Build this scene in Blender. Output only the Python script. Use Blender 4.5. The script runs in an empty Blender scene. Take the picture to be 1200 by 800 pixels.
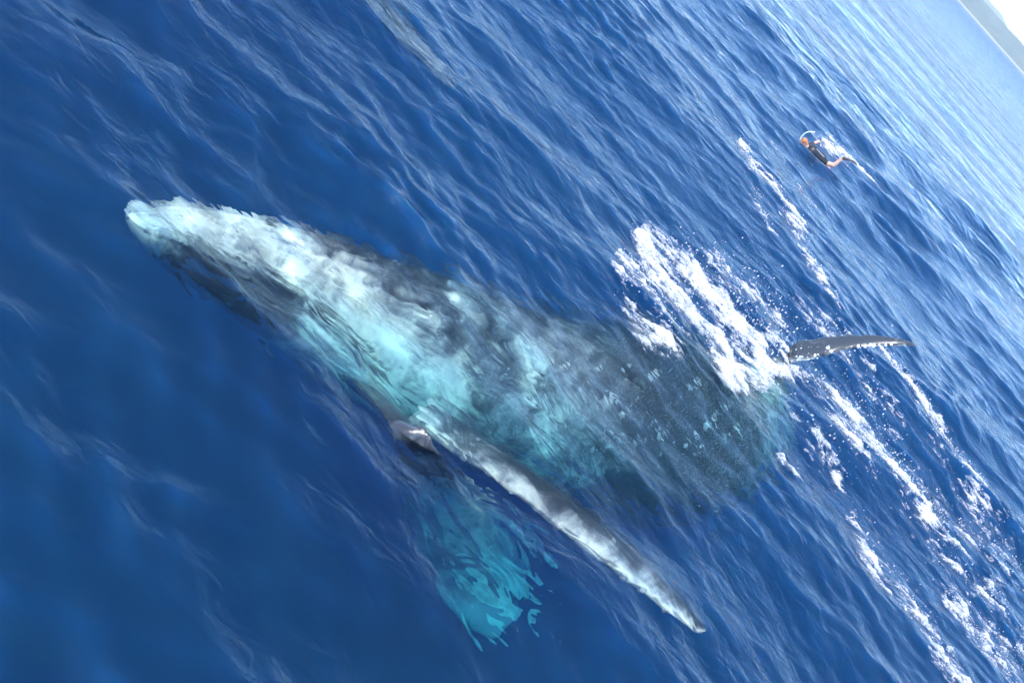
import bpy, bmesh, math, random
import numpy as np
from mathutils import Vector, Matrix, kdtree
rng = np.random.default_rng(7)
random.seed(7)
SC = bpy.context.scene
COL = SC.collection
R = math.radians

# ------------------------------------------------------------------ camera
CAM_H, FOC = 5.0, 1076.0                    # metres above the water, focal length in pixels of a 1200 px wide picture
ROLL, PITCH = R(48.4), R(31.436)
FWD = np.array([0, math.cos(PITCH), -math.sin(PITCH)])
UP0 = np.array([0, math.sin(PITCH), math.cos(PITCH)])
RT0 = np.array([1.0, 0, 0])
cx = math.cos(ROLL) * RT0 + math.sin(ROLL) * UP0
cy = -math.sin(ROLL) * RT0 + math.cos(ROLL) * UP0
cz = -FWD
cam_d = bpy.data.cameras.new('camera')
cam_d.sensor_width = 36.0
cam_d.lens = FOC / 1200 * 36
cam_d.clip_start = 0.1
cam_d.clip_end = 40000
cam = bpy.data.objects.new('camera', cam_d)
COL.objects.link(cam)
cam.matrix_world = Matrix(((cx[0], cy[0], cz[0], 0), (cx[1], cy[1], cz[1], 0), (cx[2], cy[2], cz[2], CAM_H), (0, 0, 0, 1)))
SC.camera = cam

# ------------------------------------------------------------------ sky and sun
SUN_EL, SUN_AZ = R(63), R(205)              # azimuth clockwise from +Y (the way the camera looks)
world = bpy.data.worlds.new('World')
SC.world = world
world.use_nodes = True
wn = world.node_tree.nodes
sky = wn.new('ShaderNodeTexSky')
sky.sky_type = 'NISHITA'
sky.sun_disc = False
sky.sun_elevation = SUN_EL
sky.sun_rotation = SUN_AZ
sky.air_density = 1.0
sky.dust_density = 0.0
sky.ozone_density = 9.0
wn['Background'].inputs['Strength'].default_value = 0.15
world.node_tree.links.new(sky.outputs[0], wn['Background'].inputs['Color'])
sun_d = bpy.data.lights.new('sun', 'SUN')
sun_d.energy = 2.4
sun_d.angle = R(0.53)
sun_d.color = (1.0, 0.96, 0.9)
sun = bpy.data.objects.new('sun', sun_d)
COL.objects.link(sun)
sdir = Vector((math.sin(SUN_AZ) * math.cos(SUN_EL), math.cos(SUN_AZ) * math.cos(SUN_EL), math.sin(SUN_EL)))
sun.rotation_euler = sdir.to_track_quat('Z', 'Y').to_euler()
sun.location = sdir * 60
SC.view_settings.view_transform = 'Standard'
SC.view_settings.look = 'None'
SC.view_settings.exposure = 1.75
SC.view_settings.gamma = 1.0
SC.view_settings.use_curve_mapping = False
cy_ = SC.cycles
cy_.max_bounces = 8
cy_.transmission_bounces = 6
cy_.glossy_bounces = 3
cy_.diffuse_bounces = 2
cy_.volume_bounces = 1
cy_.transparent_max_bounces = 12
cy_.sample_clamp_indirect = 4.0
cy_.use_denoising = True
cy_.use_adaptive_sampling = True
cy_.adaptive_threshold = 0.02

# ------------------------------------------------------------------ settings of the water
FINE, FOAM_STEP, VOX = 0.05, 0.03, 0.032
BUMP, FARBUMP = 0.045, 0.24                 # relief of the ripples, and of the wavelets far out
RSCALE, RBUMP = 3.4, 0.34                   # the waver of what is seen through the surface
TRANSP, IOR_T, IOR_EFF, FOCUS_TINT = 0.36, 1.12, 1.09, 0.19
ABS_C, ABS_D = (0.0, 0.866, 0.965, 1), 0.54   # clear ocean water
SCA_C, SCA_D = (0.5, 0.8, 1, 1), 0.029
HAZE = 0.00013                              # density of the sea air
BUBBLES = [(800, 440, 45, 35, 3600), (870, 480, 30, 35, 4400), (850, 550, 28, 22, 2500), (760, 400, 18, 8, 900), (930, 470, 14, 20, 1000)]

# ------------------------------------------------------------------ helpers
def tag(o, label=None, cat=None, group=None, kind=None):
    if label: o['label'] = label
    if cat: o['category'] = cat
    if group: o['group'] = group
    if kind: o['kind'] = kind
    return o

def mesh_np(name, co, faces, smooth=True):
    """mesh from an (n,3) array and an (m,3|4) array of corner indices"""
    me = bpy.data.meshes.new(name)
    k = faces.shape[1]
    me.vertices.add(len(co)); me.vertices.foreach_set('co', np.ascontiguousarray(co, dtype=np.float32).ravel())
    me.loops.add(faces.size); me.loops.foreach_set('vertex_index', faces.astype(np.int32).ravel())
    me.polygons.add(len(faces))
    me.polygons.foreach_set('loop_start', np.arange(0, faces.size, k, dtype=np.int32))
    if smooth: me.polygons.foreach_set('use_smooth', np.ones(len(faces), dtype=bool))
    me.update(calc_edges=True); me.validate()
    return me

def link(name, me, mat=None, parent=None):
    o = bpy.data.objects.new(name, me)
    COL.objects.link(o)
    if mat and not me.materials: me.materials.append(mat)
    if parent: o.parent = parent
    return o

def new_mat(name):
    m = bpy.data.materials.new(name); m.use_nodes = True
    nt = m.node_tree; nt.nodes.clear()
    out = nt.nodes.new('ShaderNodeOutputMaterial')
    return m, nt, out

def N(nt, typ, **kw):
    n = nt.nodes.new(typ)
    for k, v in kw.items():
        if k.startswith('i_'):
            n.inputs[k[2:].replace('_', ' ')].default_value = v
        else: setattr(n, k, v)
    return n

def at(px, py, depth=0.0):
    """the point of the place seen at a picture position, at a depth under calm water (negative: above it)"""
    o = np.array([px - 600.0, py - 400.0])
    r = FWD * FOC + RT0 * (o[0] * math.cos(ROLL) + o[1] * math.sin(ROLL)) + UP0 * (o[0] * math.sin(ROLL) - o[1] * math.cos(ROLL))
    r /= np.linalg.norm(r)
    c = np.array([0, 0, CAM_H])
    if depth <= 0: return c + r * ((CAM_H + depth) / -r[2])
    P = c + r * (CAM_H / -r[2]); n = 1 / IOR_EFF; ci = -r[2]
    t = n * r + np.array([0, 0, 1.0]) * (n * ci - math.sqrt(1 - n * n * (1 - ci * ci)))
    return P + t * (depth / -t[2])

# ------------------------------------------------------------------ the sea surface
WAVES = []
def add_band(n, l0, l1, slope, spread, q, main=R(97)):
    s2 = []
    for i in range(n):
        lam = l0 * (l1 / l0) ** ((i + rng.random()) / n)
        k = 2 * math.pi / lam
        th = main + rng.normal(0, spread)
        WAVES.append([k, math.cos(th), math.sin(th), 0.0, rng.random() * 2 * math.pi, lam, q])
        s2.append(1)
    a = slope * math.sqrt(2.0 / n)
    for w in WAVES[-n:]: w[3] = a / w[0]
add_band(7, 7, 16, 0.035, 0.35, 0.8)
add_band(34, 0.9, 4.0, 0.14, 0.5, 0.95)
add_band(70, 0.2, 0.9, 0.165, 0.6, 0.6, R(92))

def wave(x, y, spacing):
    """displaced position of the water surface over the rest point x, y"""
    dx = np.zeros_like(x); dy = np.zeros_like(x); z = np.zeros_like(x); lap = np.zeros_like(x)
    # gusts: smooth and rough patches
    g = 0.75 + 0.35 * np.sin(x * 0.31 + 1.2 + 0.8 * np.sin(y * 0.17)) * np.sin(y * 0.23 + 0.6 * np.sin(x * 0.13 + 2))
    g2 = 0.8 + 0.45 * np.sin(x * 0.83 + 0.4 + 1.1 * np.sin(y * 0.47)) * np.sin(y * 0.61 + np.sin(x * 0.39 + 1))
    # the slick the whale leaves is calm, the open water beyond it is choppy
    calm = np.clip((y - 0.25 * x - 3.0) / 11.0, 0, 1)
    g = g * (0.95 + 0.22 * calm); g2 = g2 * (0.92 + 0.42 * calm)
    for k, c, s, a, ph, lam, q in WAVES:
        f = np.clip((lam / spacing - 2.6) / 2.6, 0, 1)
        if lam < 4.0: f = f * (g if lam > 0.9 else g2 * g)
        arg = k * (c * x + s * y) + ph
        sn = np.sin(arg); cs = np.cos(arg)
        z += a * f * sn
        if lam > 0.3: lap += k * k * a * f * sn * min(1.0, lam / 0.8)
        dx += q * a * f * c * cs; dy += q * a * f * s * cs
    return x + dx, y + dy, z, lap

def axis(c0, c1, step, lo, hi, g0, g1):
    """grid lines: even between c0 and c1, then ever wider apart"""
    mid = list(np.arange(c0, c1, step)); a = mid[-1]; d = step
    while a < hi:
        d = min(d * (g1 if d < 0.22 else 1.045), 400); a += d; mid.append(a)
    a = mid[0]; d = step; left = []
    while a > lo:
        d = min(d * g0, 400); a -= d; left.append(a)
    return np.array(left[::-1] + mid)
XS = axis(-6, 9.0, FINE, -9000, 9000, 1.05, 1.014)
YS = axis(2.2, 18.0, FINE, -1500, 15000, 1.15, 1.010)
gx, gy = np.meshgrid(XS, YS)
spx = np.gradient(XS)[None, :]; spy = np.gradient(YS)[:, None]
sp = np.maximum(np.maximum(spx, spy) * np.ones_like(gx), 0.05)
wx, wy, wz, lap = wave(gx, gy, sp)
edge = np.zeros_like(gx); 
ny, nx = gx.shape
co = np.stack([wx, wy, wz], -1).reshape(-1, 3)
ii = np.arange(ny * nx).reshape(ny, nx)
quads = np.stack([ii[:-1, :-1], ii[:-1, 1:], ii[1:, 1:], ii[1:, :-1]], -1).reshape(-1, 4)
# close the body of water with sides and a bottom far below
ring = np.concatenate([ii[0, :-1], ii[:-1, -1], ii[-1, :0:-1], ii[:0:-1, 0]])
low = co[ring].copy(); low[:, 2] = -70
base = len(co)
co = np.concatenate([co, low, [[0, 500, -70.0]]])
n = len(ring); j = np.arange(n); j2 = (j + 1) % n
sides = np.stack([ring[j], base + j, base + j2, ring[j2]], -1)
quads = np.concatenate([quads, sides])
me = mesh_np('sea', co, quads)
bm = bmesh.new(); bm.from_mesh(me); bm.verts.ensure_lookup_table()
c = bm.verts[base + n]
for a_, b_ in zip(j, j2): bm.faces.new((bm.verts[base + int(a_)], c, bm.verts[base + int(b_)]))
bm.to_mesh(me); bm.free()
fc = 1.0 / np.clip(1.0 - FOCUS_TINT * lap, 0.42, 4.0)
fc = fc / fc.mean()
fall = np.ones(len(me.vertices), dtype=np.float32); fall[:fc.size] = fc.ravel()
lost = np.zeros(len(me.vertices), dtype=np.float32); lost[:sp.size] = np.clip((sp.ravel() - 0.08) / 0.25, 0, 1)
me.attributes.new('lost', 'FLOAT', 'POINT').data.foreach_set('value', lost)
far = np.zeros(len(me.vertices), dtype=np.float32); far[:sp.size] = np.clip(np.log(sp.ravel()) / math.log(50.0), 0, 1)
me.attributes.new('far', 'FLOAT', 'POINT').data.foreach_set('value', far)
print('focus_tint', fc.min(), fc.max(), fc.std(), 'lap', lap.std())
me.attributes.new('focus_tint', 'FLOAT', 'POINT').data.foreach_set('value', fall)
print('sea quads', len(quads))

def water_material():
    m, nt, out = new_mat('sea_water')
    L = nt.links.new
    tc = N(nt, 'ShaderNodeNewGeometry')
    mp = N(nt, 'ShaderNodeMapping'); mp.inputs['Scale'].default_value = (0.62, 1.0, 1.0); mp.inputs['Rotation'].default_value = (0, 0, R(-6))
    L(tc.outputs['Position'], mp.inputs['Vector'])
    n1 = N(nt, 'ShaderNodeTexNoise', i_Scale=4.5, i_Detail=4.0, i_Roughness=0.55, i_Distortion=0.7)
    n2 = N(nt, 'ShaderNodeTexNoise', i_Scale=0.35, i_Detail=2.0)
    L(mp.outputs[0], n1.inputs['Vector']); L(tc.outputs['Position'], n2.inputs['Vector'])
    mr = N(nt, 'ShaderNodeMapRange'); mr.inputs[1].default_value = 0.3; mr.inputs[2].default_value = 0.7; mr.inputs[3].default_value = 0.35; mr.inputs[4].default_value = 1.0
    L(n2.outputs['Fac'], mr.inputs[0])
    # wavelets too small for the mesh far out: the slopes it lost come back as relief
    lo = N(nt, 'ShaderNodeAttribute', attribute_name='lost')
    n4 = N(nt, 'ShaderNodeTexNoise', i_Scale=0.9, i_Detail=3.0, i_Roughness=0.6, i_Distortion=0.5); L(mp.outputs[0], n4.inputs['Vector'])
    n5 = N(nt, 'ShaderNodeTexNoise', i_Scale=0.16, i_Detail=4.0, i_Roughness=0.62, i_Distortion=0.6); L(mp.outputs[0], n5.inputs['Vector'])
    f5 = N(nt, 'ShaderNodeAttribute', attribute_name='far')
    b00 = N(nt, 'ShaderNodeBump', i_Distance=3.0); L(n5.outputs['Fac'], b00.inputs['Height']); L(f5.outputs['Fac'], b00.inputs['Strength'])
    b0 = N(nt, 'ShaderNodeBump', i_Distance=FARBUMP); L(b00.outputs[0], b0.inputs['Normal']); L(n4.outputs['Fac'], b0.inputs['Height']); 
    fa = N(nt, 'ShaderNodeAttribute', attribute_name='far')
    inv = N(nt, 'ShaderNodeMath', operation='SUBTRACT'); inv.inputs[0].default_value = 1.0; L(fa.outputs['Fac'], inv.inputs[1])
    ls = N(nt, 'ShaderNodeMath', operation='MULTIPLY'); L(lo.outputs['Fac'], ls.inputs[0]); L(inv.outputs[0], ls.inputs[1]); L(ls.outputs[0], b0.inputs['Strength'])
    b = N(nt, 'ShaderNodeBump', i_Distance=BUMP); L(b0.outputs[0], b.inputs['Normal'])
    L(n1.outputs['Fac'], b.inputs['Height']); ms = N(nt, 'ShaderNodeMath', operation='MULTIPLY'); L(mr.outputs[0], ms.inputs[0]); L(inv.outputs[0], ms.inputs[1]); L(ms.outputs[0], b.inputs['Strength'])
    n3 = N(nt, 'ShaderNodeTexNoise', i_Scale=RSCALE, i_Detail=2.0, i_Roughness=0.42, i_Distortion=0.8); L(mp.outputs[0], n3.inputs['Vector'])
    b2 = N(nt, 'ShaderNodeBump', i_Distance=RBUMP); L(n3.outputs['Fac'], b2.inputs['Height'])
    fr = N(nt, 'ShaderNodeFresnel', i_IOR=1.333); L(b.outputs[0], fr.inputs['Normal'])
    gl = N(nt, 'ShaderNodeBsdfGlossy'); ro = N(nt, 'ShaderNodeMath', operation='MULTIPLY_ADD'); L(fa.outputs['Fac'], ro.inputs[0]); ro.inputs[1].default_value = 0.24; ro.inputs[2].default_value = 0.008; L(ro.outputs[0], gl.inputs['Roughness']); L(b.outputs[0], gl.inputs['Normal'])
    rf = N(nt, 'ShaderNodeBsdfRefraction', i_IOR=IOR_T, i_Roughness=0.0); L(b2.outputs[0], rf.inputs['Normal'])
    # caustics put into the transparent colour: bright at wave crests, dim in troughs
    at_ = N(nt, 'ShaderNodeAttribute', attribute_name='focus_tint')
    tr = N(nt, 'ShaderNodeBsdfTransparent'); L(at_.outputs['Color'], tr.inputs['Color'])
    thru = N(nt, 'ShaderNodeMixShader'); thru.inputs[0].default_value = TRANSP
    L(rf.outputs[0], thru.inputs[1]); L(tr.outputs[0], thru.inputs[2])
    mx = N(nt, 'ShaderNodeMixShader')
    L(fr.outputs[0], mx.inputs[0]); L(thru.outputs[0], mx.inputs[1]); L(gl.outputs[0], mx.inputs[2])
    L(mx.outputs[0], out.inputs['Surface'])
    ab = N(nt, 'ShaderNodeVolumeAbsorption'); ab.inputs['Color'].default_value = ABS_C; ab.inputs['Density'].default_value = ABS_D
    sc = N(nt, 'ShaderNodeVolumeScatter'); sc.inputs['Color'].default_value = SCA_C; sc.inputs['Density'].default_value = SCA_D; sc.inputs['Anisotropy'].default_value = 0.0
    ad = N(nt, 'ShaderNodeAddShader')
    L(ab.outputs[0], ad.inputs[0]); L(sc.outputs[0], ad.inputs[1]); L(ad.outputs[0], out.inputs['Volume'])
    m.cycles.homogeneous_volume = True
    return m
SEA_M = water_material()
me_sea = me; sea = link('sea', me, SEA_M)
tag(sea, kind='structure')

# ------------------------------------------------------------------ shape tools
def catmull(P, n):
    """smooth curve of n points through the rows of P (any number of columns)"""
    P = np.asarray(P, float)
    Q = np.vstack([2 * P[0] - P[1], P, 2 * P[-1] - P[-2]])
    d = np.concatenate([[0], np.cumsum(np.linalg.norm(np.diff(P[:, :3], axis=0), axis=1))])
    s = np.linspace(0, d[-1], n); out = []
    for v in s:
        i = min(np.searchsorted(d, v, side='right') - 1, len(P) - 2); i = max(i, 0)
        t = (v - d[i]) / max(d[i + 1] - d[i], 1e-9)
        a, b, c, e = Q[i], Q[i + 1], Q[i + 2], Q[i + 3]
        out.append(0.5 * (2 * b + (c - a) * t + (2 * a - 5 * b + 4 * c - e) * t * t + (3 * b - a - 3 * c + e) * t ** 3))
    return np.array(out)

def loft(C, S, U, seg, prof=None):
    """closed tube: ring i has centre C[i] and half axes S[i] and U[i]; returns verts, faces(tri), ring index, angle"""
    n = len(C); th = np.arange(seg) * 2 * math.pi / seg
    cs, sn = np.sin(th), np.cos(th)              # angle 0 is along U, +90 degrees along S
    V = C[:, None, :] + S[:, None, :] * cs[None, :, None] + U[:, None, :] * sn[None, :, None]
    V = V.reshape(-1, 3)
    idx = np.arange(n * seg).reshape(n, seg)
    a = idx[:-1]; b = np.roll(idx, -1, 1)[:-1]; c = np.roll(idx, -1, 1)[1:]; d = idx[1:]
    F = np.concatenate([np.stack([a, b, c], -1).reshape(-1, 3), np.stack([a, c, d], -1).reshape(-1, 3)])
    V = np.vstack([V, C[0], C[-1]])
    e0, e1 = n * seg, n * seg + 1
    r0, r1 = idx[0], idx[-1]
    F = np.vstack([F, np.stack([np.full(seg, e0), np.roll(r0, -1), r0], -1), np.stack([np.full(seg, e1), r1, np.roll(r1, -1)], -1)])
    ti = np.concatenate([np.repeat(np.linspace(0, 1, n), seg), [0, 1]])
    ph = np.concatenate([np.tile(np.degrees((th + math.pi) % (2 * math.pi) - math.pi), n), [0, 0]])
    return V, F, ti, ph

def unit(v): return v / np.maximum(np.linalg.norm(v, axis=-1, keepdims=True), 1e-9)
def sstep(a, b, x):
    t = np.clip((x - a) / (b - a), 0, 1); return t * t * (3 - 2 * t)

def fuse(name, parts, voxel, smooth_it=3):
    """one continuous skin round several closed shapes; parts: (V, F, attrs) ; attributes carried over from the nearest source point"""
    V = np.vstack([p[0] for p in parts]); off = np.cumsum([0] + [len(p[0]) for p in parts])
    F = np.vstack([p[1] + o for p, o in zip(parts, off)])
    A = np.vstack([p[2] for p in parts])
    src = mesh_np(name + '_src', V, F)
    o = bpy.data.objects.new('src', src); COL.objects.link(o)
    rm = o.modifiers.new('r', 'REMESH'); rm.mode = 'VOXEL'; rm.voxel_size = voxel; rm.use_smooth_shade = True
    sm = o.modifiers.new('s', 'SMOOTH'); sm.factor = 0.5; sm.iterations = smooth_it
    dg = bpy.context.evaluated_depsgraph_get()
    me = bpy.data.meshes.new_from_object(o.evaluated_get(dg))
    me.name = name
    bpy.data.objects.remove(o); bpy.data.meshes.remove(src)
    kd = kdtree.KDTree(len(V))
    for i, v in enumerate(V): kd.insert(v, i)
    kd.balance()
    nv = len(me.vertices)
    P = np.empty(nv * 3, np.float32); me.vertices.foreach_get('co', P); P = P.reshape(-1, 3)
    out = np.empty((nv, A.shape[1]))
    for i in range(nv):
        hits = kd.find_n(P[i], 3)
        w = np.array([1 / (h[2] + 1e-3) for h in hits]); w /= w.sum()
        out[i] = (A[[h[1] for h in hits]] * w[:, None]).sum(0)
    return me, P, out

def vnormals(me):
    n = np.empty(len(me.vertices) * 3, np.float32); me.vertex_normals.foreach_get('vector', n)
    return n.reshape(-1, 3)

def set_attr(me, name, v):
    me.attributes.new(name, 'FLOAT', 'POINT').data.foreach_set('value', np.asarray(v, np.float32))

# ------------------------------------------------------------------ humpback whales
def whale_skin():
    m, nt, out = new_mat('whale_skin'); L = nt.links.new
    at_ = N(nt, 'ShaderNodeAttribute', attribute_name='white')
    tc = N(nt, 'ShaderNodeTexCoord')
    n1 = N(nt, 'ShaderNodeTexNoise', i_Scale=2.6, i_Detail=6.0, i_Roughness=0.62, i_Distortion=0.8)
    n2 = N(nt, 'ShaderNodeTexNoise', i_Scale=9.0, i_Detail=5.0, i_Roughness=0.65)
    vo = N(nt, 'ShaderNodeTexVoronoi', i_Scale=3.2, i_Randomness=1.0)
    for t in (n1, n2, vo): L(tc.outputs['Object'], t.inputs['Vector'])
    # white amount pushed about by noise for a ragged border and painted caustic marbling
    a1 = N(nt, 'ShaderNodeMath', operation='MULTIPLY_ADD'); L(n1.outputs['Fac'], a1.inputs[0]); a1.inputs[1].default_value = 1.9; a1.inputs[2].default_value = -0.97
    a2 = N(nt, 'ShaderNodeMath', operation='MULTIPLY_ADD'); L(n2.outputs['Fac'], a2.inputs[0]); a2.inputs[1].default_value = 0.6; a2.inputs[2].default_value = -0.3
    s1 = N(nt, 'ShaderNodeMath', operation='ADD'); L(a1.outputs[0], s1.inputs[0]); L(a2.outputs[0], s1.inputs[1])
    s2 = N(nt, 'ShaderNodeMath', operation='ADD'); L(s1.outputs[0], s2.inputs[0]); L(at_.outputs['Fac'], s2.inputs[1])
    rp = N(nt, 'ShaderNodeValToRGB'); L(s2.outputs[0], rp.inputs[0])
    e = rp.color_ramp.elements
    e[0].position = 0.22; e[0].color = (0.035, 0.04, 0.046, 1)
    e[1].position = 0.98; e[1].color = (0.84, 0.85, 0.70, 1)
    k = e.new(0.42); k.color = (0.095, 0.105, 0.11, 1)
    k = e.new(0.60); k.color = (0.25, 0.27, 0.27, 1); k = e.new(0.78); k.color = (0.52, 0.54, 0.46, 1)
    # small pale scars
    sc_ = N(nt, 'ShaderNodeMath', operation='LESS_THAN'); L(vo.outputs['Distance'], sc_.inputs[0]); sc_.inputs[1].default_value = 0.10
    mx = N(nt, 'ShaderNodeMix', data_type='RGBA'); L(sc_.outputs[0], mx.inputs['Factor']); L(rp.outputs[0], mx.inputs['A']); mx.inputs['B'].default_value = (0.42, 0.45, 0.44, 1)
    bp = N(nt, 'ShaderNodeBump', i_Strength=0.35, i_Distance=0.02); L(n2.outputs['Fac'], bp.inputs['Height'])
    p = N(nt, 'ShaderNodeBsdfPrincipled', i_Roughness=0.32)
    p.inputs['Specular IOR Level'].default_value = 0.45
    L(mx.outputs['Result'], p.inputs['Base Color']); L(bp.outputs[0], p.inputs['Normal'])
    L(p.outputs[0], out.inputs['Surface'])
    return m

def simple_mat(name, col, rough=0.5, var=0.25, scale=12.0, spec=0.4, bump=0.2):
    m, nt, out = new_mat(name); L = nt.links.new
    tc = N(nt, 'ShaderNodeTexCoord'); n = N(nt, 'ShaderNodeTexNoise', i_Scale=scale, i_Detail=5.0); L(tc.outputs['Object'], n.inputs['Vector'])
    mx = N(nt, 'ShaderNodeMix', data_type='RGBA'); L(n.outputs['Fac'], mx.inputs['Factor'])
    mx.inputs['A'].default_value = tuple(c * (1 - var) for c in col) + (1,)
    mx.inputs['B'].default_value = tuple(min(1, c * (1 + var)) for c in col) + (1,)
    bp = N(nt, 'ShaderNodeBump', i_Strength=bump, i_Distance=0.01); L(n.outputs['Fac'], bp.inputs['Height'])
    p = N(nt, 'ShaderNodeBsdfPrincipled', i_Roughness=rough); p.inputs['Specular IOR Level'].default_value = spec
    L(mx.outputs['Result'], p.inputs['Base Color']); L(bp.outputs[0], p.inputs['Normal']); L(p.outputs[0], out.inputs['Surface'])
    return m
SKIN = whale_skin()
BARN = simple_mat('barnacle_white', (0.72, 0.74, 0.70), 0.7, 0.2, 40, bump=0.6)
EYE = simple_mat('whale_eye', (0.012, 0.01, 0.008), 0.1, 0.1)

def fin_part(pts, chord_dir, thick, knobs, white_fn, seg=20, n=70):
    """a flipper or fluke lobe: pts rows x, y, z, half chord; chord_dir one vector or one per row"""
    pts = np.asarray(pts, float); cd = np.asarray(chord_dir, float)
    if cd.ndim == 1: cd = np.repeat(cd[None], len(pts), 0)
    C = catmull(np.hstack([pts, cd]), n)
    P, w, cd = C[:, :3], np.maximum(C[:, 3], 0.012), unit(C[:, 4:7])
    T = unit(np.gradient(P, axis=0))
    cd = unit(cd - T * (cd * T).sum(1, keepdims=True))
    nrm = np.cross(T, cd)
    nrm *= np.sign(nrm[:, 2:3] + 1e-6)
    t = np.linspace(0, 1, n)
    wob = 1 + knobs * 0.5 * np.sin(t * 47) * sstep(0.1, 0.3, t)
    V, F, ti, ph = loft(P, cd * (w * wob)[:, None], nrm * (np.maximum(thick * w, 0.03))[:, None], seg)
    # leading edge thick, trailing edge thin
    A = np.zeros((len(V), 4)); A[:, 0] = white_fn(ti, ph); A[:, 1] = 2.0; A[:, 2] = ph
    return V, F, A

def build_whale(name, label, spine, fins, white_fn, base, voxel, group, spots, chin):
    """spine rows: centre x, y, z, half width, half height.  The animal lies rolled over, belly towards +side"""
    n = 110
    C = catmull(spine, n)
    P, a, b = C[:, :3], np.maximum(C[:, 3], 0.03), np.maximum(C[:, 4], 0.03)
    T = unit(np.gradient(P, axis=0))
    S = unit(np.cross(T, np.array([0, 0, 1.0])))          # tail-wards tangent x up: the near flank
    U = np.cross(S, T)
    V, F, t, ph = loft(P, S * a[:, None], U * b[:, None], 56)
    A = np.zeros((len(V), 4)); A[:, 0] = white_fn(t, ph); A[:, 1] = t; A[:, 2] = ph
    parts = [(V - base, F, A)]
    for f in fins:
        v, ff, aa = f; parts.append((v - base, ff, aa))
    me, Q, at_ = fuse('whale_body', parts, voxel)
    nm = vnormals(me)
    t, ph = at_[:, 1], at_[:, 2]
    onb = (t <= 1.0)
    # throat grooves on the belly side, and the line of the mouth
    g = np.sin(np.radians(ph) * 26) * sstep(0.03, 0.09, t) * (1 - sstep(0.36, 0.5, t)) * sstep(-55, -35, ph) * (1 - sstep(38, 48, ph))
    mouth = np.exp(-((ph - (52 + 25 * sstep(0.12, 0.25, t))) / 4.0) ** 2) * (1 - sstep(0.2, 0.27, t)) * sstep(0.005, 0.02, t)
    d = np.where(onb, g * 0.022 - mouth * 0.05, 0)
    lump = 0.02 * np.sin(Q[:, 0] * 3.1 + 1) * np.sin(Q[:, 1] * 2.7) * np.sin(Q[:, 2] * 3.3 + 2)
    Q2 = Q + nm * (d + lump)[:, None]
    me.vertices.foreach_set('co', Q2.astype(np.float32).ravel())
    me.polygons.foreach_set('use_smooth', np.ones(len(me.polygons), bool)); me.update()
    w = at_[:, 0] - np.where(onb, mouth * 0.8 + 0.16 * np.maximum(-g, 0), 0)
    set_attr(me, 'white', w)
    root = bpy.data.objects.new(name, None); COL.objects.link(root); root.location = base
    root.empty_display_size = 0.5
    tag(root, label, 'whale', group)
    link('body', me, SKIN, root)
    # barnacles and head knobs: low rough domes, each its own piece
    kd = kdtree.KDTree(len(Q2))
    for i, v in enumerate(Q2): kd.insert(v, i)
    kd.balance()
    nm = vnormals(me)
    doms = []
    for s in range(4):
        bm = bmesh.new(); bmesh.ops.create_icosphere(bm, subdivisions=2, radius=1.0)
        for v in bm.verts:
            r = 1 + 0.22 * math.sin(5 * math.atan2(v.co.y, v.co.x) + s * 2.1) + random.uniform(-0.1, 0.1)
            v.co.x *= r; v.co.y *= r * (0.7 + 0.1 * s); v.co.z *= 0.30
        md = bpy.data.meshes.new('barnacle'); bm.to_mesh(md); bm.free(); md.materials.append(BARN)
        for p in md.polygons: p.use_smooth = True
        doms.append(md)
    for (pt, r) in spots:
        co, i, _ = kd.find(Vector(pt - base))
        o = bpy.data.objects.new('barnacle', random.choice(doms)); COL.objects.link(o); o.parent = root
        o.location = Vector(Q2[i]); o.scale = (r, r, r)
        q = Vector(nm[i]).to_track_quat('Z', 'Y').to_matrix().to_4x4() @ Matrix.Rotation(random.random() * 6.28, 4, 'Z')
        o.rotation_euler = q.to_euler()
    # eye above the corner of the mouth
    if chin is not None:
        co, i, _ = kd.find(Vector(chin - base))
        bm = bmesh.new(); bmesh.ops.create_uvsphere(bm, u_segments=16, v_segments=10, radius=0.06)
        md = bpy.data.meshes.new('eye'); bm.to_mesh(md); bm.free()
        for p in md.polygons: p.use_smooth = True
        o = link('eye', md, EYE, root); o.location = Vector(Q2[i])
    return root, me

def ray_at_y(px, py, Y):
    a = at(px, py, 0.0); c = np.array([0, 0, CAM_H]); d = a - c
    return c + d * (Y / d[1])

EDGE = [  # upper and lower outline of the whale in the picture, clearance of its back below the surface
    ((149, 243), (152, 251), .30), ((178, 249), (163, 275), .28), ((226, 250), (192, 303), .26), ((322, 268), (282, 360), .26), ((428, 302), (382, 430), .26),
    ((527, 341), (470, 492), .26), ((620, 376), (572, 535), .26), ((700, 392), (672, 575), .28), ((768, 398), (762, 594), .3),
    ((832, 408), (838, 575), .34), ((872, 415), (888, 525), .36), ((897, 418), (912, 462), .3), ((918, 420), (925, 440), .25)]
spine = []
for (u, l, cl) in EDGE:
    hb = 0.5
    for _ in range(6):
        A_, B_ = at(u[0], u[1], hb + cl), at(l[0], l[1], hb + cl)
        ha = np.linalg.norm(A_ - B_) / 2
        hb = 0.72 * ha
    # the oblique view adds some of the height to the outline
    spine.append(list((A_ + B_) / 2 + np.array([0, 0.10 * ha, 0])) + [ha * 0.88, hb])
spine = np.array(spine)
# tail stock: flat-sided the other way, since the animal is rolled over
spine[-2, 4] = spine[-2, 3] * 1.0; spine[-1, 4] = spine[-1, 3]
print('spine', np.round(spine, 2).tolist())

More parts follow.
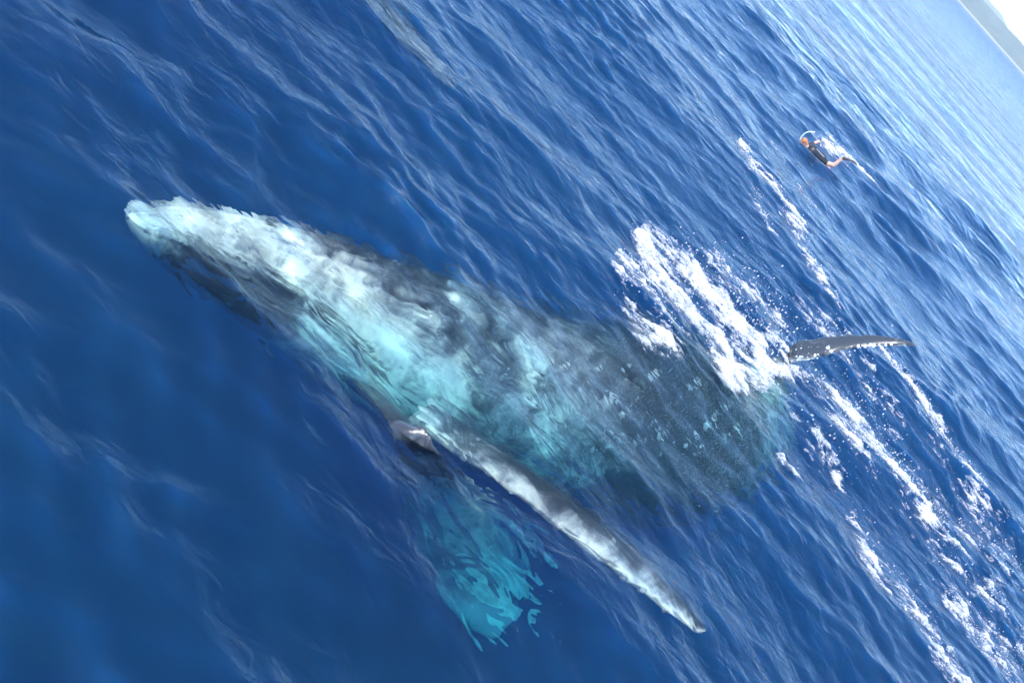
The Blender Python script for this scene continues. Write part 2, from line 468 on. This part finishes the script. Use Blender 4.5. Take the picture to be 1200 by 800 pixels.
def white_main(t, ph):
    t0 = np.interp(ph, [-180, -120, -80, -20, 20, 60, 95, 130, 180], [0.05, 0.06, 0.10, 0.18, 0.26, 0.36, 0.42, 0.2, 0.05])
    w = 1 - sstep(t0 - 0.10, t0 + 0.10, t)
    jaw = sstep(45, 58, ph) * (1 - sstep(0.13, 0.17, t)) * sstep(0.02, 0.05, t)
    rear = 0.56 * sstep(0.60, 0.88, t) + 0.57 * sstep(0.10, 0.25, t) * (1 - sstep(0.42, 0.66, t)) * sstep(-70, 10, ph)  # pale rear; mid-body term paints caustic light into the skin colour
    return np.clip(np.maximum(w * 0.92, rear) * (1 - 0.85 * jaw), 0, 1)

fins = []
# near-surface flipper, white along its leading edge
pa = [(500, 476, .62, .30), (555, 517, .42, .33), (612, 558, .24, .31), (680, 612, .19, .29), (745, 664, .16, .26), (795, 708, .14, .20), (818, 731, .13, .12), (828, 740, .13, .02)]
rows = [list(at(x, y, d)) + [w] for x, y, d, w in pa]
fins.append(fin_part(rows, (-0.35, -0.93, 0.12), 0.22, 0.12, lambda t, ph: np.clip(0.30 + 0.55 * np.sin(np.radians(ph)) + 0.1 * t, 0, 1)))
# the other flipper reaching down into the blue, its underside white
pb = [(428, 440, .75, .25), (462, 482, .22, .20), (484, 514, .12, .20), (512, 556, .75, .36), (548, 606, 1.4, .50), (580, 660, 1.95, .48), (600, 705, 2.3, .34), (606, 730, 2.5, .05)]
rows = [list(at(x, y, d)) + [w] for x, y, d, w in pb]
fins.append(fin_part(rows, (0.86, 0.45, 0.1), 0.17, 0.12, lambda t, ph: 0.1 + 0.85 * sstep(0.34, 0.48, t)))
# tail fluke: upper lobe in the air, lower lobe under water
p0 = spine[-1, :3]
YT = 14.3
lob = [list(p0) + [.22], list(ray_at_y(928, 415, YT)) + [.21], list(ray_at_y(955, 408, YT + .05)) + [.19], list(ray_at_y(985, 402, YT + .15)) + [.155],
       list(ray_at_y(1018, 399, YT + .25)) + [.125], list(ray_at_y(1048, 400, YT + .35)) + [.085], list(ray_at_y(1068, 403, YT + .45)) + [.04], list(ray_at_y(1073, 405, YT + .5)) + [.01]]
print('fluke', np.round(np.array(lob), 2).tolist(), 'p0', p0)
fins.append(fin_part(lob, (0.30, -0.72, -0.36), 0.22, 0.10, lambda t, ph: np.clip(0.08 + 0.62 * sstep(45, 80, ph) * sstep(0.1, 0.3, t) * (1 - sstep(130, 160, ph)), 0, 1)))
low = [list(p0) + [.3], list(at(893, 470, .7)) + [.55], list(at(886, 505, 1.0)) + [.6], list(at(866, 540, 1.4)) + [.5], list(at(838, 570, 1.8)) + [.3], list(at(815, 588, 2.1)) + [.04]]
fins.append(fin_part(low, (0.62, 0.72, 0.0), 0.16, 0.10, lambda t, ph: 0.62 + 0 * t))
# small dorsal fin on the far, lower flank
df = at(640, 388, 1.6)
fins.append(fin_part([list(df + np.array([0, 0, 0])) + [.4], list(df + np.array([-.25, .45, -.1])) + [.25], list(df + np.array([-.3, .7, -.15])) + [.03]], (0.7, 0.7, 0), 0.3, 0, lambda t, ph: 0 * t, n=20))
spots = []
for (x, y, r) in [(720, 466, .10), (742, 479, .06), (700, 430, .05), (842, 494, .07), (796, 507, .06), (848, 482, .05), (832, 520, .05), (765, 440, .06), (812, 450, .05), (775, 520, .05),
                  (690, 500, .04), (640, 470, .05), (660, 430, .04), (742, 545, .04), (862, 470, .05), (600, 440, .04), (870, 505, .05)]:
    spots.append((at(x, y, .35), r))
for i in range(9):      # knobs round the tip of the jaw
    spots.append((at(152 + 9 * i + random.uniform(-4, 4), 244 + random.choice((0, 10, 22)) * min(1, i / 3) + random.uniform(-3, 3), .3), random.uniform(.025, .045)))
for i in range(10):     # knobs along the flipper's leading edge
    f = i / 9
    spots.append((at(560 + 240 * f - 16, 524 + 186 * f + 14, .3 - .25 * f), random.uniform(.03, .05)))
for i in range(12):     # barnacles along the edge of the raised fluke
    f = random.random()
    q = ray_at_y(940 + 122 * f, 412 - 12 * math.sin(f * 2.6) + 8 * (1 - f) + random.uniform(-2, 3), YT + .3 * f - .2)
    spots.append((q, random.uniform(.012, .036)))
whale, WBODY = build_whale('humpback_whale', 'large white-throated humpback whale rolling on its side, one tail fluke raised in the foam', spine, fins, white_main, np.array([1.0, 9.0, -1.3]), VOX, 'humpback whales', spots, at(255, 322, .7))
print('whale verts', len(WBODY.vertices))

# a second whale, mostly outside the picture, showing one flipper under the surface
sp2 = []
for y, z, a_, b_ in [(17.0, -.9, .05, .05), (16.3, -.95, .35, .3), (15.0, -1.1, .7, .6), (13.2, -1.2, .98, .85), (11.0, -1.3, 1.0, .9), (9.0, -1.3, .75, .75), (7.2, -1.3, .42, .5), (5.6, -1.4, .2, .3), (4.6, -1.5, .1, .2)]:
    sp2.append([-7.7 - 0.05 * (y - 11), y, z, a_, b_])
fl = [list(q) + [w] for q, w in ((np.array([-7.1, 12.7, -.9]), .3), (np.array([-6.2, 12.45, -.6]), .34), (at(452, 0, .35), .32), (at(478, 40, .22), .29), (at(506, 72, .16), .22), (at(524, 92, .16), .13), (at(536, 102, .18), .02))]
f2 = [fin_part(fl, (-0.4, -0.9, 0.1), 0.22, 0.12, lambda t, ph: np.clip(0.36 + 0.2 * np.sin(np.radians(ph)), 0, 1))]
tl = np.array(sp2[-1][:3])
for s in (1, -1):
    f2.append(fin_part([list(tl) + [.25], list(tl + np.array([s * .6, -.25, 0])) + [.4], list(tl + np.array([s * 1.2, -.15, 0])) + [.3], list(tl + np.array([s * 1.8, .15, 0])) + [.03]], (0, 1, 0), 0.14, 0.05, lambda t, ph: 0.2 + 0 * t, n=30))
build_whale('humpback_whale', 'second whale showing only a grey flipper under the surface, clear of the foam', np.array(sp2), f2, lambda t, ph: 0.15 + 0 * t, np.array([-7.7, 11, -1.3]), VOX * 1.6, 'humpback whales', [(at(510, 84, .2), .03), (at(522, 94, .2), .035), (at(498, 66, .2), .025)], None)

# ------------------------------------------------------------------ foam
def vnoise(x, y, seed):
    xi = np.floor(x).astype(np.int64); yi = np.floor(y).astype(np.int64)
    fx = x - xi; fy = y - yi; fx = fx * fx * (3 - 2 * fx); fy = fy * fy * (3 - 2 * fy)
    def h(a, b):
        n = (a * 374761393 + b * 668265263 + seed * 1442695041) & 0xffffffff
        n = ((n ^ (n >> 13)) * 1274126177) & 0xffffffff
        return ((n ^ (n >> 16)) & 0xffff) / 65535.0
    return (h(xi, yi) * (1 - fx) + h(xi + 1, yi) * fx) * (1 - fy) + (h(xi, yi + 1) * (1 - fx) + h(xi + 1, yi + 1) * fx) * fy
def fbm(x, y, seed, oct=4, ridge=False):
    s = 0; a = 0.5; f = 1.0
    for o in range(oct):
        v = vnoise(x * f, y * f, seed + o * 17)
        if ridge: v = 1 - abs(2 * v - 1)
        s = s + a * v; a *= 0.55; f *= 2.03
    return s / (0.5 * (1 - 0.55 ** oct) / 0.45)

# strokes: picture polyline, half width in metres, strength
STROKES = [
    ([(772, 292), (790, 320), (806, 352), (832, 384), (868, 402), (905, 416)], .45, .92),
    ([(800, 300), (830, 328), (852, 362), (880, 395), (930, 420)], .45, .95),
    ([(845, 436), (885, 430), (925, 424), (945, 432)], .36, 1.0),
    ([(770, 290), (766, 312), (772, 336)], .16, .9),
    ([(706, 252), (704, 285), (722, 330), (738, 372)], .10, .62),
    ([(708, 252), (740, 262), (775, 285)], .16, .55),
    ([(738, 378), (752, 396), (775, 402)], .22, .72),
    ([(730, 300), (750, 340), (775, 375)], .5, .52),
    ([(880, 338), (898, 352), (916, 372)], .28, .85),
    ([(820, 300), (845, 310), (860, 330)], .3, .6),
    ([(850, 148), (868, 168), (886, 196)], .28, .72),
    ([(884, 196), (908, 220), (926, 246), (928, 270)], .34, .95),
    ([(928, 268), (940, 300), (952, 322), (966, 350)], .30, .66),
    ([(870, 182), (880, 230), (896, 268)], .30, .50),
    ([(910, 170), (935, 205), (950, 235)], .25, .42),
    ([(935, 420), (955, 452), (985, 500), (1010, 548)], .25, .86),
    ([(1000, 478), (1030, 525), (1052, 560), (1078, 602)], .45, .98),
    ([(1036, 420), (1064, 452), (1096, 492)], .38, .74),
    ([(1085, 480), (1120, 540), (1145, 580), (1165, 640)], .75, .60),
    ([(955, 505), (985, 560), (1008, 610), (1022, 668)], .22, .74),
    ([(905, 535), (930, 552)], .12, .8),
    ([(920, 470), (938, 500), (950, 520)], .2, .62),
    ([(1075, 600), (1110, 650), (1150, 700), (1195, 760)], .7, .58),
    ([(1060, 560), (1120, 610), (1175, 640)], .7, .56),
    ([(1120, 710), (1160, 760), (1190, 800)], .35, .66),
    ([(1040, 640), (1080, 720), (1110, 790)], .4, .50),
    ([(960, 380), (1000, 420), (1030, 470)], .5, .55),
    ([(966, 168), (982, 178), (998, 190), (1012, 202)], .45, .92),
    ([(976, 168), (988, 180)], .4, 1.0),
]
XF0, XF1, YF0, YF1 = 0.0, 12.5, 8.0, 31.0
def foam_field(X, Y):
    D = np.zeros_like(X)
    for pts, w, s in STROKES:
        W = [at(x, y, 0)[:2] for x, y in pts]
        dmin = np.full(X.shape, 1e9)
        for a, b in zip(W[:-1], W[1:]):
            ab = b - a; t = np.clip(((X - a[0]) * ab[0] + (Y - a[1]) * ab[1]) / (ab @ ab + 1e-9), 0, 1)
            dmin = np.minimum(dmin, (X - a[0] - t * ab[0]) ** 2 + (Y - a[1] - t * ab[1]) ** 2)
        D = np.maximum(D, s * np.exp(-dmin / (1.25 * w) ** 2))
    return D
def spacing_at(X, Y):
    return np.maximum(np.maximum(np.interp(X, XS, np.gradient(XS)), np.interp(Y, YS, np.gradient(YS))), 0.05)

FS = FOAM_STEP
fx_, fy_ = np.meshgrid(np.arange(XF0, XF1, FS), np.arange(YF0, YF1, FS))
D = foam_field(fx_, fy_)
live = D > 0.12
d_ = np.zeros_like(D)
lx, ly = fx_[live], fy_[live]
wob = fbm(lx * 1.3, ly * 1.3, 5, 3) - .5
lx2, ly2 = lx + wob * 0.5, ly + wob * 0.4
n_big = fbm(lx2 * 1.7, ly2 * 3.4, 11, 4)
n_lace = fbm(lx2 * 2.4, ly2 * 5.5, 23, 5, ridge=True)
n_fine = fbm(lx2 * 9, ly2 * 18, 31, 3)
val = D[live] * 1.2 + (n_big - .5) * 1.4 + (n_lace - .62) * 1.6 + (n_fine - .5) * .8
d_[live] = val
TH = 0.86
on = d_ > TH - 0.40
sx, sy, sz, _ = wave(fx_, fy_, spacing_at(fx_, fy_))
lift = np.clip((d_ - TH) * 0.07, -0.02, 0.07)
lump = np.zeros_like(D); lump[live] = (n_fine - .5) * .022 * np.clip(d_[live] - TH, 0, .6) / .3
sz = sz + np.maximum(lift, 0) + lump + 0.006
quad_on = on[:-1, :-1] | on[:-1, 1:] | on[1:, 1:] | on[1:, :-1]
fi = np.arange(fx_.size).reshape(fx_.shape)
fq = np.stack([fi[:-1, :-1], fi[:-1, 1:], fi[1:, 1:], fi[1:, :-1]], -1)[quad_on]
used, inv = np.unique(fq.ravel(), return_inverse=True)
fco = np.stack([sx, sy, sz], -1).reshape(-1, 3)[used]
fme = mesh_np('foam', fco, inv.reshape(-1, 4))
set_attr(fme, 'dens', (d_.ravel()[used] - TH))
print('foam quads', len(fq))
def foam_mat(name, bub):
    m, nt, out = new_mat(name); L = nt.links.new
    tc = N(nt, 'ShaderNodeTexCoord')
    vo = N(nt, 'ShaderNodeTexNoise', i_Scale=38.0, i_Detail=4.0, i_Roughness=0.7); L(tc.outputs['Object'], vo.inputs['Vector'])
    bp = N(nt, 'ShaderNodeBump', i_Strength=0.9, i_Distance=0.03); L(vo.outputs['Fac'], bp.inputs['Height'])
    d = N(nt, 'ShaderNodeBsdfDiffuse'); d.inputs['Color'].default_value = (0.72, 0.74, 0.76, 1); L(bp.outputs[0], d.inputs['Normal'])
    t = N(nt, 'ShaderNodeBsdfTranslucent'); t.inputs['Color'].default_value = (0.60, 0.68, 0.72, 1)
    mx = N(nt, 'ShaderNodeMixShader'); mx.inputs[0].default_value = 0.3
    L(d.outputs[0], mx.inputs[1]); L(t.outputs[0], mx.inputs[2])
    if bub:     # open bubble film: water shows through the small holes
        n2 = N(nt, 'ShaderNodeTexNoise', i_Scale=26.0, i_Detail=5.0, i_Roughness=0.72, i_Distortion=0.5)
        mpf = N(nt, 'ShaderNodeMapping'); mpf.inputs['Scale'].default_value = (0.55, 1.2, 1.0); L(tc.outputs['Object'], mpf.inputs['Vector']); L(mpf.outputs[0], n2.inputs['Vector'])
        de = N(nt, 'ShaderNodeAttribute', attribute_name='dens')
        ma = N(nt, 'ShaderNodeMath', operation='MULTIPLY_ADD'); L(n2.outputs['Fac'], ma.inputs[0]); ma.inputs[1].default_value = 2.0; L(de.outputs['Fac'], ma.inputs[2])
        mr = N(nt, 'ShaderNodeMapRange'); mr.inputs[1].default_value = 0.88; mr.inputs[2].default_value = 1.5; L(ma.outputs[0], mr.inputs[0])
        tr = N(nt, 'ShaderNodeBsdfTransparent'); m2 = N(nt, 'ShaderNodeMixShader')
        L(mr.outputs[0], m2.inputs[0]); L(tr.outputs[0], m2.inputs[1]); L(mx.outputs[0], m2.inputs[2]); L(m2.outputs[0], out.inputs['Surface'])
    else: L(mx.outputs[0], out.inputs['Surface'])
    return m
foam = link('foam', fme, foam_mat('sea_foam', True))
tag(foam, 'white foam churned up round the raised tail and trailing over the sea', 'foam', kind='stuff')

# spray: loose drops thrown up over the strongest foam
strong = np.argwhere((d_ > 0.62) & (D > 0.38))
pick = strong[rng.integers(0, len(strong), 4200)]
ico = bmesh.new(); bmesh.ops.create_icosphere(ico, subdivisions=1, radius=1.0); ico.verts.ensure_lookup_table()
iv = np.array([v.co[:] for v in ico.verts]); jf = np.array([[v.index for v in f.verts] for f in ico.faces]); ico.free()
pv, pf = [], []
tail = at(930, 415, 0)
for q, (r_, c_) in enumerate(pick):
    base_p = np.array([sx[r_, c_], sy[r_, c_], sz[r_, c_]])
    near = math.exp(-((base_p[0] - tail[0]) ** 2 + (base_p[1] - tail[1]) ** 2) / 5.0)
    h_ = abs(rng.normal(0, 1)) * (0.03 + 0.38 * near)
    rad = (0.003 + 0.009 * rng.random() ** 3) * (1.0 + 0.4 * near)
    p = base_p + np.array([rng.normal(0, .10), rng.normal(0, .12), h_])
    st = np.array([1, 1, 1 + .8 * rng.random()])
    pv.append(iv * rad * st + p); pf.append(jf + q * len(iv))
sme = mesh_np('spray', np.vstack(pv), np.vstack(pf))
spray = link('spray', sme, foam_mat('spray_drops', False))
tag(spray, 'loose white drops of spray thrown up over the foam', 'spray', kind='stuff')

# bubbles beaten into the water between the tail and the surface
oc = np.array([[1, 0, 0], [-1, 0, 0], [0, 1, 0], [0, -1, 0], [0, 0, 1], [0, 0, -1]], float)
of = np.array([[0, 2, 4], [2, 1, 4], [1, 3, 4], [3, 0, 4], [2, 0, 5], [1, 2, 5], [3, 1, 5], [0, 3, 5]])
bv, bf = [], []
q = 0
for (x, y, rx, ry, cnt) in BUBBLES:
    for _ in range(cnt):
        dp = 0.10 + abs(rng.normal(0, .22))
        p = at(x + rng.normal(0, rx), y + rng.normal(0, ry), dp)
        bv.append(oc * (0.0025 + 0.0035 * rng.random() ** 2) + p); bf.append(of + q * 6); q += 1
bub = link('bubbles', mesh_np('bubbles', np.vstack(bv), np.vstack(bf)), foam_mat('air_bubbles', False))
tag(bub, 'pale cloud of fine air bubbles under the water round the tail', 'bubbles', kind='stuff')

# ------------------------------------------------------------------ snorkeller
def tube(pts, seg=14, n=24, flat=1.0, up=(0, 0, 1)):
    """round limb through rows x, y, z, radius"""
    C = catmull(pts, n); P, r = C[:, :3], np.maximum(C[:, 3], 0.004)
    T = unit(np.gradient(P, axis=0)); u = np.array(up, float)
    S = unit(np.cross(T, u) + 1e-6); U = np.cross(S, T)
    V, F, ti, ph = loft(P, S * r[:, None], U * (r * flat)[:, None], seg)
    return V, F, np.zeros((len(V), 1))
def ball(c, r, e=None):
    bm = bmesh.new(); bmesh.ops.create_uvsphere(bm, u_segments=20, v_segments=14, radius=1.0); bmesh.ops.triangulate(bm, faces=bm.faces)
    V = np.array([v.co[:] for v in bm.verts]) * np.array(r); F = np.array([[v.index for v in f.verts] for f in bm.faces]); bm.free()
    if e is not None: V = V @ np.array(e)
    return V + np.array(c), F, np.zeros((len(V), 1))

SKN = simple_mat('tanned_skin', (0.55, 0.30, 0.20), 0.45, 0.12, 20)
HAIR = simple_mat('ginger_hair', (0.45, 0.16, 0.05), 0.6, 0.35, 30, bump=0.8)
SUIT = simple_mat('black_neoprene', (0.02, 0.021, 0.025), 0.42, 0.3, 15)
PANEL = simple_mat('grey_panel', (0.30, 0.31, 0.34), 0.5, 0.2, 15)
RUB = simple_mat('black_rubber', (0.015, 0.015, 0.017), 0.35, 0.2, 20)
TUBE_M = simple_mat('pale_green_plastic', (0.72, 0.85, 0.70), 0.3, 0.06, 10)
LENS = simple_mat('mask_lens', (0.05, 0.07, 0.09), 0.05, 0.1, 10, spec=0.8)

YP = at(950, 183, 0)[1] + 1.15
hip = ray_at_y(963, 186, YP); hd_ = ray_at_y(936, 166.5, YP - .25)
e1 = unit(hd_ - hip); e2 = unit(np.cross(np.array([0, 0, 1.0]), e1)); 
if e2[1] < 0: e2 = -e2
e3 = np.cross(e1, e2); 
if e3[2] < 0: e3 = -e3
M3 = np.stack([e1, e2, e3])                      # local (towards head, far side, up) -> world
print('swimmer', hip, hd_, np.linalg.norm(hd_ - hip))
swim = bpy.data.objects.new('person', None); COL.objects.link(swim); swim.location = hip
tag(swim, 'snorkeller in a black wetsuit top, face down with one leg kicked up', 'person')
def L3(rows):
    rows = np.array(rows, float); rows[:, :3] = rows[:, :3] @ M3; return rows
def put(name, parts, mat, vox, parent, sm=2):
    me_, _, _ = fuse(name, [(v, f, a) for v, f, a in parts], vox, sm)
    me_.polygons.foreach_set('use_smooth', np.ones(len(me_.polygons), bool))
    return link(name, me_, mat, parent)
def hand(wr, d, side):
    """palm and five bent fingers from a wrist"""
    d = unit(np.array(d, float)); s = unit(np.cross(d, np.array([0, 0, 1.0]))) * side; dn = np.cross(d, s); dn = dn * -np.sign(dn[2] + 1e-6)
    out = [tube(L3([list(wr) + [.028], list(wr + d * .05) + [.036], list(wr + d * .095) + [.038]]), flat=.5, n=10)]
    for k, ln in enumerate((.068, .078, .074, .058)):
        b0 = wr + d * .085 + s * (-.028 + .019 * k)
        out.append(tube(L3([list(b0) + [.0095], list(b0 + d * ln * .5) + [.009], list(b0 + d * ln * .9 + dn * .018) + [.008]]), seg=8, n=8))
    b0 = wr + d * .03 - s * .03
    out.append(tube(L3([list(b0) + [.012], list(b0 + d * .03 - s * .025) + [.011], list(b0 + d * .06 - s * .034) + [.009]]), seg=8, n=8))
    return out
hc = np.array([.72, 0, .07])                                           # head
fwd = unit(np.array([.55, -.12, -.82])); hup = unit(np.array([.83, 0, .55])); hs = np.cross(fwd, hup)
E = np.stack([fwd @ M3, hs @ M3, hup @ M3])
def HL(f, s, u): return hc + fwd * f + hs * s + hup * u
body = [
    (lambda b: (b[0], b[1], b[2]))(ball(hc @ M3, (.095, .076, .118), E)),
    ball(HL(.06, 0, -.07) @ M3, (.045, .05, .05), E),                   # jaw
    ball(HL(.10, 0, -.01) @ M3, (.022, .014, .026), E),                 # nose
    ball(HL(.086, 0, -.062) @ M3, (.014, .024, .012), E),               # lips
    ball(HL(0, .078, -.005) @ M3, (.022, .012, .03), E), ball(HL(0, -.078, -.005) @ M3, (.022, .012, .03), E),
    ball(HL(.088, .034, .012) @ M3, (.012, .014, .01), E), ball(HL(.088, -.034, .012) @ M3, (.012, .014, .01), E),
    tube(L3([(.50, 0, .02, .062), (.58, 0, .035, .058), (.66, 0, .055, .06)])),
    tube(L3([(-.12, 0, -.03, .11), (0, 0, -.01, .168), (.16, 0, .01, .160), (.33, 0, .03, .180), (.47, 0, .03, .165), (.54, 0, .025, .07)]), flat=.76, seg=22),
    tube(L3([(.46, -.12, .02, .06), (.46, -.2, 0, .056), (.40, -.27, -.10, .046), (.33, -.30, -.17, .042), (.22, -.28, -.24, .036), (.12, -.24, -.29, .027)])),
    tube(L3([(.46, .12, .03, .06), (.45, .2, .07, .056), (.38, .27, .16, .046), (.31, .33, .235, .042), (.24, .44, .22, .036), (.18, .53, .17, .027)])),
]
body += hand(np.array([.12, -.24, -.29]), (-.85, .3, -.4), 1) + hand(np.array([.18, .53, .17]), (-.45, .7, -.35), -1)
ank = {}
for s, kn, an in ((-1, (-.35, -.11, .06), (-.42, -.06, .37)), (1, (-.36, .12, -.14), (-.66, .14, -.26))):
    kn, an = np.array(kn), np.array(an)
    sh = an - kn
    body.append(tube(L3([(-.02, s * .08, -.03, .085), (-.15, s * .09, -.03 + .2 * (kn[2] + .03), .082), list(kn * [.8, 1, .8]) + [.064], list(kn) + [.056], list(kn + sh * .25) + [.056], list(kn + sh * .6) + [.044], list(an) + [.034]]), n=40))
    ft = unit(np.array([-.75, 0, .25]) if s < 0 else np.array([-.95, 0, -.1]))
    body.append(tube(L3([list(an) + [.036], list(an + ft * .06) + [.042], list(an + ft * .13) + [.042], list(an + ft * .19) + [.028]]), flat=.62))
    ank[s] = (an, ft)
put('body', body, SKN, 0.013, swim)
top = put('wetsuit_top', [
    tube(L3([(-.10, 0, -.03, .130), (0, 0, -.01, .186), (.16, 0, .01, .178), (.33, 0, .03, .198), (.47, 0, .03, .182), (.55, 0, .028, .082)]), flat=.80, seg=22),
    tube(L3([(.46, -.10, .02, .075), (.46, -.2, 0, .071), (.40, -.27, -.10, .058), (.33, -.30, -.17, .053), (.25, -.29, -.22, .046)])),
    tube(L3([(.46, .10, .03, .075), (.45, .2, .07, .071), (.39, .26, .15, .058)]))], SUIT, 0.014, swim)
for s in (-1, 1):
    put('side_panel', [tube(L3([(.02, s * .12, .105, .034), (.2, s * .11, .130, .032), (.36, s * .12, .165, .032)]), flat=.35, n=14)], PANEL, 0.012, top)
put('shorts', [tube(L3([(-.13, 0, -.03, .125), (-.05, 0, -.02, .172), (.03, 0, -.005, .180)]), flat=.79, n=12)] +
    [tube(L3([(-.02, s * .08, -.03, .098), (-.17, s * .09, -.01 if s < 0 else -.07, .094)]), n=10) for s in (-1, 1)], RUB, 0.014, swim)
put('hair', [ball(HL(-.022, 0, .02) @ M3, (.092, .084, .115), E), ball(HL(-.05, 0, -.05) @ M3, (.06, .07, .08), E)], HAIR, 0.011, swim)
mask = put('diving_mask', [ball(HL(.095, .036, .012) @ M3, (.03, .045, .04), E), ball(HL(.095, -.036, .012) @ M3, (.03, .045, .04), E), ball(HL(.108, 0, -.01) @ M3, (.026, .022, .03), E)], RUB, 0.009, swim, 1)
for s in (-1, 1): put('lens', [ball(HL(.117, s * .036, .014) @ M3, (.012, .034, .028), E)], LENS, 0.008, mask, 1)
put('mask_strap', [tube(np.array([list(HL(.075 * math.cos(a) - .012, .098 * math.sin(a), .022 + .01 * math.cos(a)) @ M3) + [.009] for a in np.linspace(.5, 2 * math.pi - .5, 13)]), seg=8, n=40)], RUB, 0.008, swim, 1)
# snorkel: from the mouth, up past the near temple, curving back over the head
sn = [HL(.11, 0, -.07), HL(.115, -.05, -.06), HL(.10, -.095, -.01), HL(.04, -.12, .10), HL(-.10, -.10, .205), HL(-.24, -.05, .22), HL(-.36, 0, .17)]
snk = put('snorkel', [tube(np.array([list(p @ M3) + [.0155] for p in sn]), seg=10, n=40)], TUBE_M, 0.008, swim, 1)
for s in (-1, 1):
    an, ft = ank[s]
    P = [an - ft * .02, an + ft * .10, an + ft * .22, an + ft * .34, an + ft * .46]
    w = [.05, .062, .07, .092, .095]
    ben = [0, 0, 0, -.02, -.07]
    rows = np.array([list((p + np.array([0, 0, bz])) @ M3) + [ww] for p, ww, bz in zip(P, w, ben)])
    bl = tube(rows, flat=.22, n=30, seg=18)
    put('swim_fin', [bl, tube(np.array([list(p @ M3) + [.056] for p in (an - ft * .01, an + ft * .07, an + ft * .16)]), flat=.7, n=10)], RUB, 0.012, swim, 1)

# ------------------------------------------------------------------ land on the horizon
def land_mat(name, c1, c2, c3):
    m, nt, out = new_mat(name); L = nt.links.new
    g = N(nt, 'ShaderNodeNewGeometry')
    n1 = N(nt, 'ShaderNodeTexNoise', i_Scale=0.012, i_Detail=6.0, i_Roughness=0.6); n2 = N(nt, 'ShaderNodeTexNoise', i_Scale=0.06, i_Detail=5.0)
    L(g.outputs['Position'], n1.inputs['Vector']); L(g.outputs['Position'], n2.inputs['Vector'])
    r = N(nt, 'ShaderNodeValToRGB'); L(n1.outputs['Fac'], r.inputs[0])
    r.color_ramp.elements[0].position = .38; r.color_ramp.elements[0].color = c1 + (1,)
    r.color_ramp.elements[1].position = .62; r.color_ramp.elements[1].color = c2 + (1,)
    sp_ = N(nt, 'ShaderNodeSeparateXYZ'); L(g.outputs['Position'], sp_.inputs[0])
    mr = N(nt, 'ShaderNodeMapRange'); mr.inputs[1].default_value = 3.0; mr.inputs[2].default_value = 5.0; L(sp_.outputs['Z'], mr.inputs[0])
    mx = N(nt, 'ShaderNodeMix', data_type='RGBA'); L(mr.outputs[0], mx.inputs['Factor']); mx.inputs['A'].default_value = c3 + (1,); L(r.outputs[0], mx.inputs['B'])
    b = N(nt, 'ShaderNodeBump', i_Strength=1.0, i_Distance=6.0); L(n2.outputs['Fac'], b.inputs['Height'])
    d = N(nt, 'ShaderNodeBsdfDiffuse'); L(mx.outputs['Result'], d.inputs['Color']); L(b.outputs[0], d.inputs['Normal']); L(d.outputs[0], out.inputs['Surface'])
    return m
def terrain(name, x0, x1, y0, y1, nx_, ny_, fn, mat):
    X, Y = np.meshgrid(np.linspace(x0, x1, nx_), np.linspace(y0, y1, ny_))
    Z = fn(X, Y)
    i_ = np.arange(X.size).reshape(X.shape)
    q = np.stack([i_[:-1, :-1], i_[:-1, 1:], i_[1:, 1:], i_[1:, :-1]], -1).reshape(-1, 4)
    o = link(name, mesh_np(name, np.stack([X, Y, Z], -1).reshape(-1, 3), q), mat)
    return tag(o, kind='structure')
def z_near(X, Y):
    s = (Y - 4000 - 40 * (fbm(X * .004, X * 0, 3, 3) - .5)) / 700
    h = 64 * np.sin(np.clip(s, 0, 1) * math.pi * .5) ** .6 * (0.80 + 0.42 * fbm(X * .0045, Y * .003, 8, 4))
    h += 9 * fbm(X * .03, Y * .03, 12, 3) * np.clip(s * 4, 0, 1)
    return np.where(s < 0, -3.0, h - 1.0)
terrain('coast', -2500, 3500, 3960, 4750, 700, 60, z_near, land_mat('coast_bush', (0.05, 0.075, 0.03), (0.10, 0.11, 0.05), (0.33, 0.28, 0.2)))
def z_far(X, Y):
    s = np.clip((Y - 8800) / 1500, 0, 1)
    prof = np.interp(X, [-4000, -1500, 0, 300, 560, 760, 860, 960, 1100, 1500, 3000, 5000], [120, 170, 176, 172, 184, 176, 150, 112, 92, 80, 70, 40])
    return prof * np.sin(s * math.pi * .5) ** .8 * (.92 + .16 * fbm(X * .004, Y * .004, 4, 4)) - 3
terrain('hills', -4000, 5000, 8780, 10400, 400, 40, z_far, land_mat('hill_forest', (0.045, 0.07, 0.03), (0.08, 0.095, 0.045), (0.2, 0.18, 0.14)))
if HAZE > 0:
    bm = bmesh.new(); bmesh.ops.create_cube(bm, size=1.0)
    for v in bm.verts: v.co = Vector((v.co.x * 19000, 6800 + v.co.y * 17400, -71.5 if v.co.z < 0 else 260.0))
    hm = bpy.data.meshes.new('haze'); bm.to_mesh(hm); bm.free()
    m, nt, out = new_mat('air'); pvn = N(nt, 'ShaderNodeVolumePrincipled'); pvn.inputs['Color'].default_value = (0.86, 0.92, 1.0, 1); pvn.inputs['Density'].default_value = HAZE
    pvn.inputs['Anisotropy'].default_value = 0.2
    nt.links.new(pvn.outputs[0], out.inputs['Volume']); m.cycles.homogeneous_volume = True
    hz = link('haze', hm, m); tag(hz, 'pale sea haze veiling the coast on the horizon', 'haze', kind='stuff')
